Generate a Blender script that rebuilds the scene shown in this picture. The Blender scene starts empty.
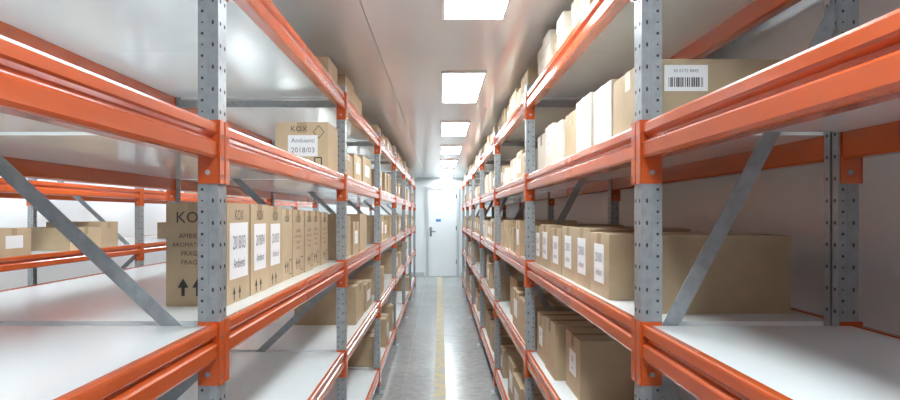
import bpy, math, random
from mathutils import Vector
random.seed(7)
C=bpy.context; D=bpy.data
CAMH=1.48; CEIL=2.33; YF=14.2; YB=-3.0; XL=-4.3; XR=1.06
# ------------------------------------------------------------ materials
def mat(name, col, rough=.5, metal=0., noise=0., nscale=20., bump=0., bscale=60., island=0., coat=0., stretch=None):
    m=D.materials.new(name); m.use_nodes=True
    nt=m.node_tree; b=nt.nodes['Principled BSDF']
    b.inputs['Base Color'].default_value=(*col,1); b.inputs['Roughness'].default_value=rough
    b.inputs['Metallic'].default_value=metal
    b.inputs['Coat Weight'].default_value=coat; b.inputs['Coat Roughness'].default_value=.12
    tc=nt.nodes.new('ShaderNodeTexCoord'); src=tc.outputs['Object']
    if stretch:
        mp=nt.nodes.new('ShaderNodeMapping'); mp.inputs['Scale'].default_value=stretch
        nt.links.new(src,mp.inputs[0]); src=mp.outputs[0]
    last=None
    if noise>0 or island>0:
        hs=nt.nodes.new('ShaderNodeHueSaturation'); hs.inputs['Color'].default_value=(*col,1)
        add=nt.nodes.new('ShaderNodeMath'); add.operation='ADD'; add.inputs[0].default_value=1; add.inputs[1].default_value=0
        if noise>0:
            n=nt.nodes.new('ShaderNodeTexNoise'); n.inputs['Scale'].default_value=nscale; n.inputs['Detail'].default_value=4
            nt.links.new(src,n.inputs['Vector'])
            mr=nt.nodes.new('ShaderNodeMapRange'); mr.inputs[1].default_value=.3; mr.inputs[2].default_value=.7
            mr.inputs[3].default_value=1-noise; mr.inputs[4].default_value=1+noise
            nt.links.new(n.outputs[0],mr.inputs[0]); nt.links.new(mr.outputs[0],add.inputs[0])
        if island>0:
            g=nt.nodes.new('ShaderNodeNewGeometry')
            mr2=nt.nodes.new('ShaderNodeMapRange'); mr2.inputs[3].default_value=-island; mr2.inputs[4].default_value=island
            nt.links.new(g.outputs['Random Per Island'],mr2.inputs[0]); nt.links.new(mr2.outputs[0],add.inputs[1])
        nt.links.new(add.outputs[0],hs.inputs['Value']); nt.links.new(hs.outputs[0],b.inputs['Base Color'])
    if bump>0:
        n=nt.nodes.new('ShaderNodeTexNoise'); n.inputs['Scale'].default_value=bscale; n.inputs['Detail'].default_value=3
        nt.links.new(src,n.inputs['Vector'])
        bp=nt.nodes.new('ShaderNodeBump'); bp.inputs['Strength'].default_value=bump; bp.inputs['Distance'].default_value=.01
        nt.links.new(n.outputs[0],bp.inputs['Height']); nt.links.new(bp.outputs[0],b.inputs['Normal'])
    return m
M_or=mat('orange_powder_coat',(.60,.092,.014),.25,0,.05,6,0,coat=.6)
M_gal=mat('galvanised_steel',(.35,.38,.40),.36,.35,.14,40)
M_hole=mat('punched_hole_dark',(.05,.054,.06),.8)
M_shelf=mat('white_laminate_shelf',(.84,.885,.90),.12,0,.015,3,.006,4)
M_card=mat('kraft_cardboard',(.49,.37,.235),.8,0,.07,9,.05,90,.12)
M_cream=mat('pale_cardboard',(.73,.68,.58),.8,0,.05,9,.05,90,.10)
M_tape=mat('packing_tape',(.45,.33,.20),.25)
M_paper=mat('label_paper',(.86,.86,.87),.7)
M_ink=mat('black_print',(.05,.043,.04),.7)
M_ink2=mat('marker_ink',(.14,.14,.18),.7)
M_wall=mat('painted_panel_wall',(.78,.82,.835),.35,0,.015,2)
M_seam=mat('panel_seam',(.42,.43,.44),.5)
M_joint=mat('floor_joint',(.27,.275,.275),.5)
M_door=mat('white_door',(.79,.82,.84),.35)
M_frame=mat('grey_trim',(.50,.52,.54),.4)
M_steel=mat('steel_handle',(.30,.30,.31),.25,.9)
M_ceil=mat('glossy_ceiling_panel',(.73,.76,.765),.13,0,.02,1.5,.005,2)
M_sign=mat('sign_blue',(.05,.2,.5),.5)
M_em=D.materials.new('lamp_diffuser'); M_em.use_nodes=True
b=M_em.node_tree.nodes['Principled BSDF']; b.inputs['Base Color'].default_value=(1,1,1,1)
b.inputs['Emission Color'].default_value=(.875,.97,1,1); b.inputs['Emission Strength'].default_value=27
# floor material
M_floor=mat('polished_concrete',(.36,.37,.37),.2,0,.10,1.6,.02,30)
nt=M_floor.node_tree; bs=nt.nodes['Principled BSDF']; src=bs.inputs['Base Color'].links[0].from_socket
tc=nt.nodes.new('ShaderNodeTexCoord'); n2=nt.nodes.new('ShaderNodeTexNoise'); n2.inputs['Scale'].default_value=14; n2.inputs['Detail'].default_value=8
nt.links.new(tc.outputs['Object'],n2.inputs['Vector'])
rp=nt.nodes.new('ShaderNodeMapRange'); rp.inputs[1].default_value=.3; rp.inputs[2].default_value=.7; rp.inputs[3].default_value=.84; rp.inputs[4].default_value=1.12
nt.links.new(n2.outputs[0],rp.inputs[0])
mx=nt.nodes.new('ShaderNodeMix'); mx.data_type='RGBA'; mx.blend_type='MULTIPLY'; mx.inputs[0].default_value=1
nt.links.new(src,mx.inputs[6]); nt.links.new(rp.outputs[0],mx.inputs[7]); nt.links.new(mx.outputs[2],bs.inputs['Base Color'])
# worn yellow paint
M_yel=mat('worn_yellow_paint',(.62,.50,.20),.5)
nt=M_yel.node_tree; bs=nt.nodes['Principled BSDF']
tc=nt.nodes.new('ShaderNodeTexCoord'); n2=nt.nodes.new('ShaderNodeTexNoise'); n2.inputs['Scale'].default_value=9; n2.inputs['Detail'].default_value=8
nt.links.new(tc.outputs['Object'],n2.inputs['Vector'])
cr=nt.nodes.new('ShaderNodeValToRGB'); cr.color_ramp.elements[0].position=.42; cr.color_ramp.elements[0].color=(.40,.39,.34,1)
cr.color_ramp.elements[1].position=.56; cr.color_ramp.elements[1].color=(.56,.46,.20,1)
nt.links.new(n2.outputs[0],cr.inputs[0]); nt.links.new(cr.outputs[0],bs.inputs['Base Color'])

# ------------------------------------------------------------ mesh builder
TXT={}
def textmesh(s):
    if s in TXT: return TXT[s]
    cu=D.curves.new('t','FONT'); cu.body=s; cu.size=1; cu.resolution_u=2; cu.align_x='CENTER'; cu.align_y='CENTER'
    o=D.objects.new('t',cu); C.collection.objects.link(o); C.view_layer.update()
    me=D.meshes.new_from_object(o.evaluated_get(C.evaluated_depsgraph_get()))
    vs=[(v.co.x,v.co.y) for v in me.vertices]; fs=[tuple(p.vertices) for p in me.polygons]
    D.objects.remove(o); D.curves.remove(cu); D.meshes.remove(me)
    w=max(v[0] for v in vs)-min(v[0] for v in vs)
    cx=(max(v[0] for v in vs)+min(v[0] for v in vs))/2; cy=(max(v[1] for v in vs)+min(v[1] for v in vs))/2
    hh=max(v[1] for v in vs)-min(v[1] for v in vs)
    TXT[s]=([(a-cx,b-cy) for a,b in vs],fs,w,hh); return TXT[s]
class MB:
    def __init__(s): s.v=[];s.f=[];s.m=[];s.mats=[]
    def mi(s,m):
        if m not in s.mats: s.mats.append(m)
        return s.mats.index(m)
    def box(s,x0,x1,y0,y1,z0,z1,m):
        if x0>x1:x0,x1=x1,x0
        if y0>y1:y0,y1=y1,y0
        i=len(s.v); s.v+=[(x0,y0,z0),(x1,y0,z0),(x1,y1,z0),(x0,y1,z0),(x0,y0,z1),(x1,y0,z1),(x1,y1,z1),(x0,y1,z1)]
        k=s.mi(m)
        for q in ((0,3,2,1),(4,5,6,7),(0,1,5,4),(1,2,6,5),(2,3,7,6),(3,0,4,7)):
            s.f.append(tuple(i+a for a in q)); s.m.append(k)
    def poly(s,pts,m):
        i=len(s.v); s.v+=[tuple(p) for p in pts]; s.f.append(tuple(range(i,i+len(pts)))); s.m.append(s.mi(m))
    def prism(s,prof,y0,y1,m):
        i=len(s.v); n=len(prof); k=s.mi(m)
        s.v+=[(x,y0,z) for x,z in prof]+[(x,y1,z) for x,z in prof]
        for a in range(n):
            c=(a+1)%n; s.f.append((i+a,i+c,i+n+c,i+n+a)); s.m.append(k)
        s.f.append(tuple(i+a for a in range(n))[::-1]); s.m.append(k)
        s.f.append(tuple(i+n+a for a in range(n))); s.m.append(k)
    def disc(s,c,u,v,r,m,n=8):
        c=Vector(c);u=Vector(u);v=Vector(v)
        s.poly([c+u*r*math.cos(2*math.pi*a/n)+v*r*math.sin(2*math.pi*a/n) for a in range(n)],m)
    def bar(s,p,q,w,t,m):   # rectangular bar p->q in xz plane, w in plane, t along y
        p=Vector(p);q=Vector(q); d=(q-p).normalized(); nrm=Vector((-d.z,0,d.x))*w/2; ty=Vector((0,t/2,0))
        i=len(s.v);k=s.mi(m)
        for e in (p,q):
            for a,b_ in((-1,-1),(1,-1),(1,1),(-1,1)): s.v.append(tuple(e+nrm*a+ty*b_))
        for f in((0,1,2,3),(7,6,5,4),(0,4,5,1),(1,5,6,2),(2,6,7,3),(3,7,4,0)):
            s.f.append(tuple(i+a for a in f)); s.m.append(k)
    def text(s,t,c,u,v,w,m,maxh=None,stretch=1):
        vs,fs,tw,th=textmesh(t); sc=w/tw
        if maxh and th*sc*stretch>maxh: sc=maxh/th/stretch
        c=Vector(c);u=Vector(u);v=Vector(v)*stretch; i=len(s.v);k=s.mi(m)
        s.v+=[tuple(c+u*a*sc+v*b_*sc) for a,b_ in vs]
        for f in fs: s.f.append(tuple(i+a for a in f)); s.m.append(k)
    def mesh(s,name,org=(0,0,0)):
        me=D.meshes.new(name); ox,oy,oz=org
        me.from_pydata([(x-ox,y-oy,z-oz) for x,y,z in s.v],[],s.f)
        for m in s.mats: me.materials.append(m)
        me.polygons.foreach_set('material_index',s.m); me.update(); return me
    def obj(s,name,org=(0,0,0),parent=None,bevel=0):
        o=D.objects.new(name,s.mesh(name,org)); o.location=org; C.collection.objects.link(o)
        if parent: o.parent=parent
        if bevel:
            md=o.modifiers.new('bevel','BEVEL'); md.width=bevel; md.segments=2; md.limit_method='ANGLE'; md.harden_normals=False
        return o
def empty(name,loc=(0,0,0)):
    o=D.objects.new(name,None); o.location=loc; o.empty_display_size=.2; C.collection.objects.link(o); return o
def inst(name,me,loc,parent,bevel=0):
    o=D.objects.new(name,me); o.location=loc; C.collection.objects.link(o); o.parent=parent
    if bevel:
        md=o.modifiers.new('bevel','BEVEL'); md.width=bevel; md.segments=2; md.limit_method='ANGLE'
    return o

# ------------------------------------------------------------ room
def slab(name,b,m):
    q=MB(); q.box(*b,m); return q
slab('floor',(XL,XR,YB,YF,-.1,0),M_floor).obj('floor')
q=slab('c',(XL,XR,YB,YF,CEIL,CEIL+.1),M_ceil)
q.obj('ceiling')
q=MB()
for x in (-3.6,-2.4,-1.2,0.0-.32,.95):
    q.box(x-.002,x+.002,YB,YF,CEIL-.002,CEIL,M_seam)
q.obj('trim_ceiling_seams')
slab('w',(XL-.1,XL,YB-.1,YF+.1,-.1,CEIL+.1),M_wall).obj('wall_left')
slab('w',(XR,XR+.1,YB-.1,YF+.1,-.1,CEIL+.1),M_wall).obj('wall_right')
slab('w',(XL,XR,YF,YF+.1,-.1,CEIL+.1),M_wall).obj('wall_far')
slab('w',(XL,XR,YB-.1,YB,-.1,CEIL+.1),M_wall).obj('wall_rear')
q=MB(); q.box(XL,-.37,YF-.015,YF,0,.1,M_frame); q.box(.49,XR,YF-.015,YF,0,.1,M_frame); q.obj('baseboard_far')
q=MB(); q.box(XR-.012,XR,YB,YF-.02,0,.1,M_frame); q.obj('baseboard_right')
q=MB(); q.box(XL,XL+.012,YB,YF-.02,0,.1,M_frame); q.obj('baseboard_left')
# floor joints + yellow line
q=MB()
for y in (-.9,1.7,4.3,6.9,9.5,12.1): q.box(XL+.02,XR-.02,y-.0025,y+.0025,0,.0008,M_joint)
for x in (-.31,): q.box(x-.002,x+.002,YB,YF-.02,0,.0008,M_joint)
q.obj('trim_floor_joints')
q=MB(); q.box(-.05,.05,YB+.05,YF-.1,0.0010,.0026,M_yel); q.obj('floor_marking_line')
# door
d=empty('door_1',(.06,YF,0))
def dp(name,b,m,bev=0):
    q=MB(); q.box(*b,m); o=q.obj(name); o.parent=d; o.location=Vector((0,0,0))-Vector(d.location); 
    return o
dp('leaf',(-.27,.39,YF-.035,YF-.002,.01,2.06),M_door)
dp('frame_left',(-.33,-.272,YF-.06,YF,0,2.12),M_frame); dp('frame_right',(.392,.45,YF-.06,YF,0,2.12),M_frame)
dp('frame_top',(-.272,.392,YF-.06,YF,2.062,2.12),M_frame)
dp('handle_plate',(-.235,-.195,YF-.043,YF-.035,.95,1.17),M_steel); dp('handle_lever',(-.22,-.10,YF-.09,YF-.072,1.06,1.08),M_steel)
dp('handle_neck',(-.222,-.204,YF-.075,YF-.043,1.06,1.08),M_steel)
for i,z in enumerate((.3,1.1,1.85)): dp('hinge_%d'%(i+1),(.375,.395,YF-.07,YF-.035,z,z+.1),M_steel)
dp('sign',(-.10,.02,YF-.038,YF-.035,1.3,1.36),M_sign)

# lamps
def lamp(x,y):
    q=MB(); w=.135;l=.48
    q.box(x-w+.012,x+w-.012,y-l+.012,y+l-.012,CEIL-.012,CEIL-.008,M_em)
    for a in((x-w,x-w+.012,y-l,y+l),(x+w-.012,x+w,y-l,y+l),(x-w+.012,x+w-.012,y-l,y-l+.012),(x-w+.012,x+w-.012,y+l-.012,y+l)):
        q.box(*a,CEIL-.016,CEIL-.0005,M_door)
    q.obj('ceiling_panel_lamp',(x,y,CEIL-.01))
for k in range(-2,7):
    lamp(.143,2.1+1.93*k)
for k in range(-1,7):
    lamp(-1.95,2.1+1.93*k)
for k in range(-1,6,1):
    lamp(-3.8,2.1+1.93*k)

# ------------------------------------------------------------ racks
UX=.046; UY=.050; UH=CAMH+.675
LEV=[.20,.76,CAMH-.247,CAMH+.205,CAMH+.632]
PITCH=1.8; Y0=1.37
def upright(q,xf,s):   # xf = aisle face, s = direction into the rack
    t=.003; xb=xf+s*UX
    q.box(xf,xf+s*t,-UY/2,UY/2,.006,UH,M_gal)
    q.box(xf+s*t,xb,-UY/2,-UY/2+t,.006,UH,M_gal); q.box(xf+s*t,xb,UY/2-t,UY/2,.006,UH,M_gal)
    q.box(xb-s*t,xb,-UY/2+t,-.004,.006,UH,M_gal); q.box(xb-s*t,xb,.004,UY/2-t,.006,UH,M_gal)
    for yy in (-1,1):
        q.box(xf+s*.022,xf+s*.026,yy*(UY/2),yy*(UY/2+.0015),.05,UH-.02,M_gal)
    q.box(xf-s*.03,xb+s*.03,-.06,.06,0,.006,M_gal)
    z=.06
    while z<UH-.02:
        for yy in(-.013,.013): q.disc((xf-s*.0006,yy,z),(0,1,0),(0,0,1),.005,M_hole)
        for yy in(-1,1):
            q.disc((xf+s*.012,yy*(UY/2+.0006),z),(.6,0,0),(0,0,1.2),.0045,M_hole)
            q.disc((xf+s*.036,yy*(UY/2+.0006),z+.025),(1,0,0),(0,0,1),.0035,M_hole)
            q.disc((xf+s*.036,yy*(UY/2+.0006),z),(1,0,0),(0,0,1),.0024,M_hole,6)
            q.disc((xb+s*.0006,yy*.014,z),(0,1,0),(0,0,1),.0045,M_hole)
        z+=.05
def frame_mesh(depth,s):
    q=MB(); upright(q,0,s); upright(q,s*depth,-s)
    a=s*UX*.6; b_=s*(depth-UX*.6)
    pts=[(a,.12),(b_,.33),(a,1.15),(b_,1.97)]
    q.bar((a,0,.12),(b_,0,.12),.035,.022,M_gal)
    for i,(p,r) in enumerate(zip(pts[:-1],pts[1:])):
        q.bar((p[0],0,p[1]),(r[0],0,r[1]),.008,.028,M_gal)
        q.bar(Vector((p[0],-.013,p[1])),Vector((r[0],-.013,r[1])),.034,.003,M_gal)
    for (x,z) in pts[1:]:
        q.disc((x,-.0152,z),(1,0,0),(0,0,1),.006,M_hole)
    q.bar((a,0,2.06),(b_,0,2.06),.035,.022,M_gal)
    return q.mesh('upright_frame')
BH=.082
def bay_mesh(depth,s):
    """one level: front and back beams with connectors, shelf boards. origin z at beam top, y at near frame"""
    q=MB(); L0=UY/2+.004; L1=PITCH-UY/2-.004
    def beam(xo,sg):  # xo outer face, sg towards inside
        P=[(.005,0),(.001,-.002),(0,-.006),(0,-.023),(.003,-.027),(.012,-.032),(.012,-.038),(.003,-.043),(0,-.047),(0,-BH+.008),(.003,-BH+.002),(.009,-BH),(.036,-BH),(.040,-BH+.005),(.040,-.022),(.018,-.022),(.018,0)]
        P=[(xo+sg*x,z) for x,z in P]
        if sg<0: P=P[::-1]
        q.prism(P,L0,L1,M_or)
        for ye,dy in((UY/2,1),(PITCH-UY/2,-1)):
            q.box(xo-sg*.001,xo+sg*.044,ye+dy*.0015,ye+dy*.0045,-.137,.006,M_or)   # end plate
            q.box(xo-sg*.006,xo-sg*.002,ye-dy*.021,ye+dy*.0045,-.137,.006,M_or)      # plate wrapped on the face
            for zz in(-.03,-.08,-.12):
                q.disc((xo-sg*.0066,ye-dy*.010,zz),(0,1,0),(0,0,1),.004,M_hole)
            q.disc((xo+sg*.022,ye+dy*.0045+dy*.0006,-.112),(1,0,0),(0,0,1),.006,M_gal)   # safety pin head
    beam(0,s); beam(s*depth,-s)
    n=2; w=(L1-L0)/n
    for i in range(n):
        q.box(s*.0195,s*(depth-.0195),L0+i*w+.0005,L0+(i+1)*w-.0005,-.0215,-.003,M_shelf)
    return q.mesh('shelf_level')
def rack(xf,depth,s,k0,k1):
    root=empty('storage_rack',(xf,Y0,0))
    fm=frame_mesh(depth,s); bm_=bay_mesh(depth,s); n=0
    for k in range(k0,k1+1):
        inst('upright_frame_%d'%(k-k0+1),fm,(0,PITCH*k,0),root)
    for k in range(k0,k1):
        for z in LEV:
            n+=1; inst('shelf_level_%d'%n,bm_,(0,PITCH*k,z),root)
    return root
AL=-.497; AR=.452; DL=.93; DR=.487
rack(AL,DL,-1,-2,6); rack(AR,DR,1,-2,6); rack(-2.47,DL,-1,-1,6)

# ------------------------------------------------------------ boxes
def print_side(q,c,u,v,w,h,nrm,rich=True):
    c=Vector(c)+Vector(nrm)*.0008; u=Vector(u);v=Vector(v)
    q.text('KOX',c+v*h*.36+u*(-.05*w),u,v,w*.55,M_ink,h*.11)
    if rich:
        for i,t in enumerate(('AMBIENTI','AROMATIZZATI','FRAGILE','FRAGILE')):
            q.text(t,c+v*h*(.18-.085*i)-u*w*.05,u,v,w*.7,M_ink,h*.045)
    for a in(-.22,.02):
        p=c-v*h*.32+u*w*a; r=h*.09; ww=min(w*.09,.03)
        q.poly([p+u*(-ww)+v*0,p+u*ww,p+v*r],M_ink); q.poly([p-u*ww*.3-v*r*.9,p+u*ww*.3-v*r*.9,p+u*ww*.3,p-u*ww*.3],M_ink)
    p=c+u*w*.32-v*h*.33; t=min(w*.012,.004); r=h*.1   # framed pictogram
    for a,b_ in (((-1,-1),(1,-1)),((1,-1),(1,1)),((1,1),(-1,1)),((-1,1),(-1,-1))):
        A=p+u*r*.7*a[0]+v*r*a[1]; B=p+u*r*.7*b_[0]+v*r*b_[1]; dd=(B-A).normalized()
        pp=Vector(nrm).cross(dd)*t; q.poly([A-pp,B-pp,B+pp,A+pp],M_ink)
def big_triangle(q,c,u,v,r,nrm):
    c=Vector(c)+Vector(nrm)*.0008;u=Vector(u);v=Vector(v)
    P=[c+v*r,c+u*r*.85,c-v*r,c-u*r*.85]
    for a in range(4):
        A=P[a];B=P[(a+1)%4]; pp=Vector(nrm).cross((B-A).normalized())*.0015; q.poly([A-pp,B-pp,B+pp,A+pp],M_ink)
def box(q,xa,s,y0,y1,z0,h,depth,cm=M_card,label=None,vertical=True,near=True,hole=False,lab=(.62,.55),lid=False):
    xb=xa+s*depth; z1=z0+h; w=y1-y0
    U=Vector((0,1,0)) if s<0 else Vector((0,-1,0))
    q.box(xa,xb,y0,y1,z0,z1-.003,cm)
    m_=(xa+xb)/2; ym=(y0+y1)/2
    if depth>w:
        q.box(xa,xb,y0,ym-.0008,z1-.003,z1,cm); q.box(xa,xb,ym+.0008,y1,z1-.003,z1,cm)
        q.box(xa,xb,ym-.022,ym+.022,z1,z1+.0006,M_tape); q.box(xa-s*.0006,xa,ym-.022,ym+.022,z1-.05,z1+.0006,M_tape)
    else:
        q.box(xa,m_-s*.0008,y0,y1,z1-.003,z1,cm); q.box(m_+s*.0008,xb,y0,y1,z1-.003,z1,cm)
        q.box(m_-.022,m_+.022,y0,y1,z1,z1+.0006,M_tape)
        q.box(m_-.022,m_+.022,y0-.0006,y0,z1-.05,z1+.0006,M_tape)
    if lid:
        q.box(xa-s*.003,xb,y0-.002,y1+.002,z1-.05,z1+.001,cm)
    if label is not None:
        lw=w*lab[0]/2; lh=h*lab[1]/2; zc=z0+h*.52
        x_=xa-s*(.0042 if lid else .0012)
        q.box(x_,xa,ym-lw,ym+lw,zc-lh,zc+lh,M_paper)
        if label:
            cc=Vector((x_-s*.0006,ym,zc)); V=Vector((0,0,1))
            t1,t2=label
            if vertical:
                q.text(t1,cc+V*lh*.30,U,V,lw*1.5,M_ink2,lh*.5,1.7); q.text(t2,cc-V*lh*.45,U,V,lw*1.3,M_ink2,lh*.35,1.5)
            else:
                q.text(t1,cc-U*lw*.25,V,-U,lh*1.6,M_ink2,lw*.8); q.text(t2,cc+U*lw*.5,V,-U,lh*1.2,M_ink2,lw*.4)
    if hole: q.disc((xa-s*.0012,ym,z0+h*.14),(0,1,0),(0,0,1),.012,M_hole,12)
S=[z-.003 for z in LEV]   # shelf surface heights
E=.0006
# --- left rack, eye-level shelf, first bay: printed boxes & labelled row
y=1.625; i=0
ws=[.195,.19,.18,.155,.19,.17,.18,.165]
for w in ws:
    q=MB(); h=.282-.003*i+random.uniform(-.004,.004); xa=AL-.078-random.uniform(0,.012); dep=.165 if i==0 else .24
    lb=None; cm=M_card
    if i in(0,1,2): lb=('2018/03','Ambienti') if i!=1 else ('2018/04','Ambient')
    box(q,xa,-1,y,y+w-.004,S[2]+E,h,dep,cm,lb,vertical=True,lab=(.80,.56) if i==0 else (.66,.52))
    if i==0:
        print_side(q,(xa-dep/2,y,S[2]+h/2),(1,0,0),(0,0,1),dep,h,(0,-1,0))
    if i>2:
        print_side(q,(xa,y+w/2,S[2]+h/2),(0,1,0),(0,0,1),w*.85,h,(1,0,0),rich=(i!=3))
    else:
        q.text('KOX',(xa+.0008,y+w/2,S[2]+h*.88),(0,1,0),(0,0,1),w*.5,M_ink,h*.11,1.3)
        for a in (-.22,.02):
            p=Vector((xa+.0008,y+w/2+a*w,S[2]+h*.09)); q.poly([p+Vector((0,-.012,0)),p+Vector((0,.012,0)),p+Vector((0,0,.022))],M_ink)
            q.poly([p+Vector((0,-.004,-.018)),p+Vector((0,.004,-.018)),p+Vector((0,.004,0)),p+Vector((0,-.004,0))],M_ink)
    q.obj('archive_box',(xa-dep/2,y+w/2,S[2]+E),bevel=.002); y+=w+.006; i+=1
def single(name,xa,s,y0,y1,lev,h,dep,**k):
    q=MB(); box(q,xa,s,y0,y1,S[lev]+E,h,dep,**k); return q
# left rack upper shelf printed box near the second frame
XO=.03
q=single('',AL-XO,-1,2.83,3.09,3,.23,.25,cm=M_card)
xa=AL-XO
print_side(q,(xa-.125,2.83,S[3]+.117),(1,0,0),(0,0,1),.24,.23,(0,-1,0),rich=False)
q.box(xa-.05-.14,xa-.05,2.8285,2.83,S[3]+.07,S[3]+.17,M_paper)
q.text('Ambienti',(xa-.12,2.828,S[3]+.145),(1,0,0),(0,0,1),.11,M_ink2); q.text('2018/03',(xa-.12,2.828,S[3]+.10),(1,0,0),(0,0,1),.11,M_ink2)
big_triangle(q,(xa-.045,2.83,S[3]+.185),(1,0,0),(0,0,1),.03,(0,-1,0))
q.obj('cardboard_box',(xa-.125,2.96,S[3]+E),bevel=.002)
# left top shelf box
for (y0,y1,h,dep,xo) in((2.84,3.08,.115,.15,.03),(3.4,3.75,.165,.2,.04),(3.78,4.2,.15,.24,.05)):
    q=single('',AL-xo,-1,y0,y1,4,h,dep,cm=M_card); q.obj('cardboard_box',(AL-xo-dep/2,(y0+y1)/2,S[4]+E),bevel=.002)
# left second bay
for (lv,y0,y1,h,dep,xo,lb) in((3,3.3,3.62,.14,.34,.03,None),(3,3.68,4.02,.17,.34,.03,('KOX','2018')),(2,3.26,3.60,.24,.36,.04,None),(2,3.64,3.9,.2,.3,.03,('2018','05')),
      (2,3.95,4.3,.25,.3,.03,None),(3,4.1,4.6,.2,.36,.03,('2018','06')),(1,3.9,4.3,.25,.4,.05,None),(1,4.4,4.8,.2,.4,.05,('2018','07'))):
    q=single('',AL-xo,-1,y0,y1,lv,h,dep,cm=M_card,label=lb,lab=(.5,.4)); q.obj('cardboard_box',(AL-xo-dep/2,(y0+y1)/2,S[lv]+E),bevel=.002)
# --- right rack first bay
# upper shelf: big box with barcode label facing the camera
xa=AR+.045
q=single('',xa,1,1.45,1.72,3,.172,.345,cm=M_card)
q.box(xa+.045,xa+.15,1.4488,1.45,S[3]+.095,S[3]+.158,M_paper)
xx=xa+.055; random.seed(3)
while xx<xa+.138:
    w=random.choice((.0012,.002,.003)); q.box(xx,xx+w,1.4482,1.4488,S[3]+.105,S[3]+.128,M_ink); xx+=w+random.choice((.0012,.002,.003))
q.text('30 0172 8845',(xa+.097,1.4482,S[3]+.144),(1,0,0),(0,0,1),.06,M_ink2)
q.obj('cardboard_box',(xa+.17,1.585,S[3]+E),bevel=.002)
y=1.735; i=0
while y<2.95:
    w=.205+random.uniform(-.02,.02); h=.182+random.uniform(-.012,.012)
    w=min(w,3.11-y)
    q=single('',AR+.03+random.uniform(0,.015),1,y,y+w-.006,3,h,.33,cm=M_cream if i%4!=2 else M_card,label=('2018','Amb') if i%3==1 else None,lab=(.5,.4))
    q.obj('archive_box',(AR+.2,y+w/2,S[3]+E),bevel=.002); y+=w+.003; i+=1
# eye-level shelf: big plain box and labelled row
q=single('',AR+.10,1,1.50,1.70,2,.195,.325,cm=M_card); q.obj('cardboard_box',(AR+.26,1.6,S[2]+E),bevel=.002)
y=1.735; i=0
while y<2.95:
    w=.225+random.uniform(-.008,.015); h=.19+random.uniform(-.006,.012)
    w=min(w,3.11-y)
    q=single('',AR+.03+random.uniform(0,.012),1,y,y+w-.006,2,h,.33,cm=M_card,label=('2018/01','Ambient') ,vertical=True,lab=(.5,.62))
    q.obj('archive_box',(AR+.2,y+w/2,S[2]+E),bevel=.002); y+=w+.004; i+=1
# lower shelf boxes
for(y0,y1,h,dep,xo,lb) in((2.30,2.56,.235,.30,.085,('2018','Amb')),(2.60,2.84,.24,.34,.045,None),(2.88,3.10,.22,.34,.05,('2018',''' 4'''))):
    q=single('',AR+xo,1,y0,y1,1,h,dep,cm=M_card,label=lb,lab=(.45,.4)); q.obj('cardboard_box',(AR+xo+dep/2,(y0+y1)/2,S[1]+E),bevel=.002)
# top shelf right, first bay
y=1.93; i=0
while y<3.03:
    w=random.choice((.14,.17,.2)); h=random.uniform(.14,.178)
    if y+w>3.09: break
    q=single('',AR+.025+random.uniform(0,.03),1,y,y+w-.006,4,h,.34,cm=M_cream if i%3 else M_card,lid=(i%3!=0))
    q.obj('archive_box',(AR+.2,y+w/2,S[4]+E),bevel=.002); y+=w+.008; i+=1

# --- distant shelves: one object per shelf run
def run(xf,s,k,lev,fill,depth,hmax,start=.06,big=False,cream=.25,labp=.6):
    ya=Y0+PITCH*k+start; yb=Y0+PITCH*(k+1)-.06; y=ya; q=MB(); n=0
    while y<yb-.12:
        w=random.uniform(.25,.42) if big or random.random()<.25 else random.uniform(.15,.22)
        if y+w>yb: w=yb-y
        if random.random()<fill:
            h=random.uniform(hmax*.7,hmax); cm=M_cream if random.random()<cream else M_card
            box(q,xf+s*random.uniform(.02,.06),s,y,y+w-.006,S[lev]+E,h,depth,cm,label=(() if random.random()<labp else None),near=True,lab=(.5,.45)); n+=1
        y+=w+.004
    if n:
        ys=[v[1] for v in q.v]; q.obj('archive_box_row',(xf+s*.2,(min(ys)+max(ys))/2,S[lev]+E))
random.seed(21)
for k in range(1,6):
    for lev in range(5):
        run(AR,1,k,lev,.92 if lev>1 else .7,.34,(.30,.30,.21,.20,.165)[lev],big=lev<2,cream=.3 if lev>2 else .05)
run(AR,1,0,0,.5,.34,.28,start=.9,big=True,cream=0)
for k in range(2,6):
    for lev in range(5):
        run(AL,-1,k,lev,(.3,.6,.85,.85,.8)[lev],.38,(.28,.26,.24,.22,.165)[lev],big=lev<2 or lev==4,cream=.08)
# neighbouring rack
random.seed(21)
for k in range(0,6):
    for lev in (0,1,2,3,4):
        if random.random()<(.9 if k>1 else .8):
            run(-2.47,-1,k,lev,.55 if lev<3 else .3,.4,.2 if lev<4 else .16,start=.06 if lev!=2 else .2,big=True,cream=.1)

# ------------------------------------------------------------ world, camera
w=D.worlds.new('World'); C.scene.world=w; w.use_nodes=True
w.node_tree.nodes['Background'].inputs[0].default_value=(.9,.95,1,1); w.node_tree.nodes['Background'].inputs[1].default_value=.5
cam=D.cameras.new('camera'); co=D.objects.new('camera',cam); C.collection.objects.link(co); C.scene.camera=co
co.location=(0,0,CAMH); co.rotation_euler=(math.pi/2,0,0)
cam.sensor_width=36; cam.lens=24; cam.shift_x=10/900; cam.shift_y=14/900; cam.clip_start=.02
C.scene.view_settings.view_transform='Standard'
C.scene.view_settings.exposure=.15
C.scene.view_settings.gamma=1.03
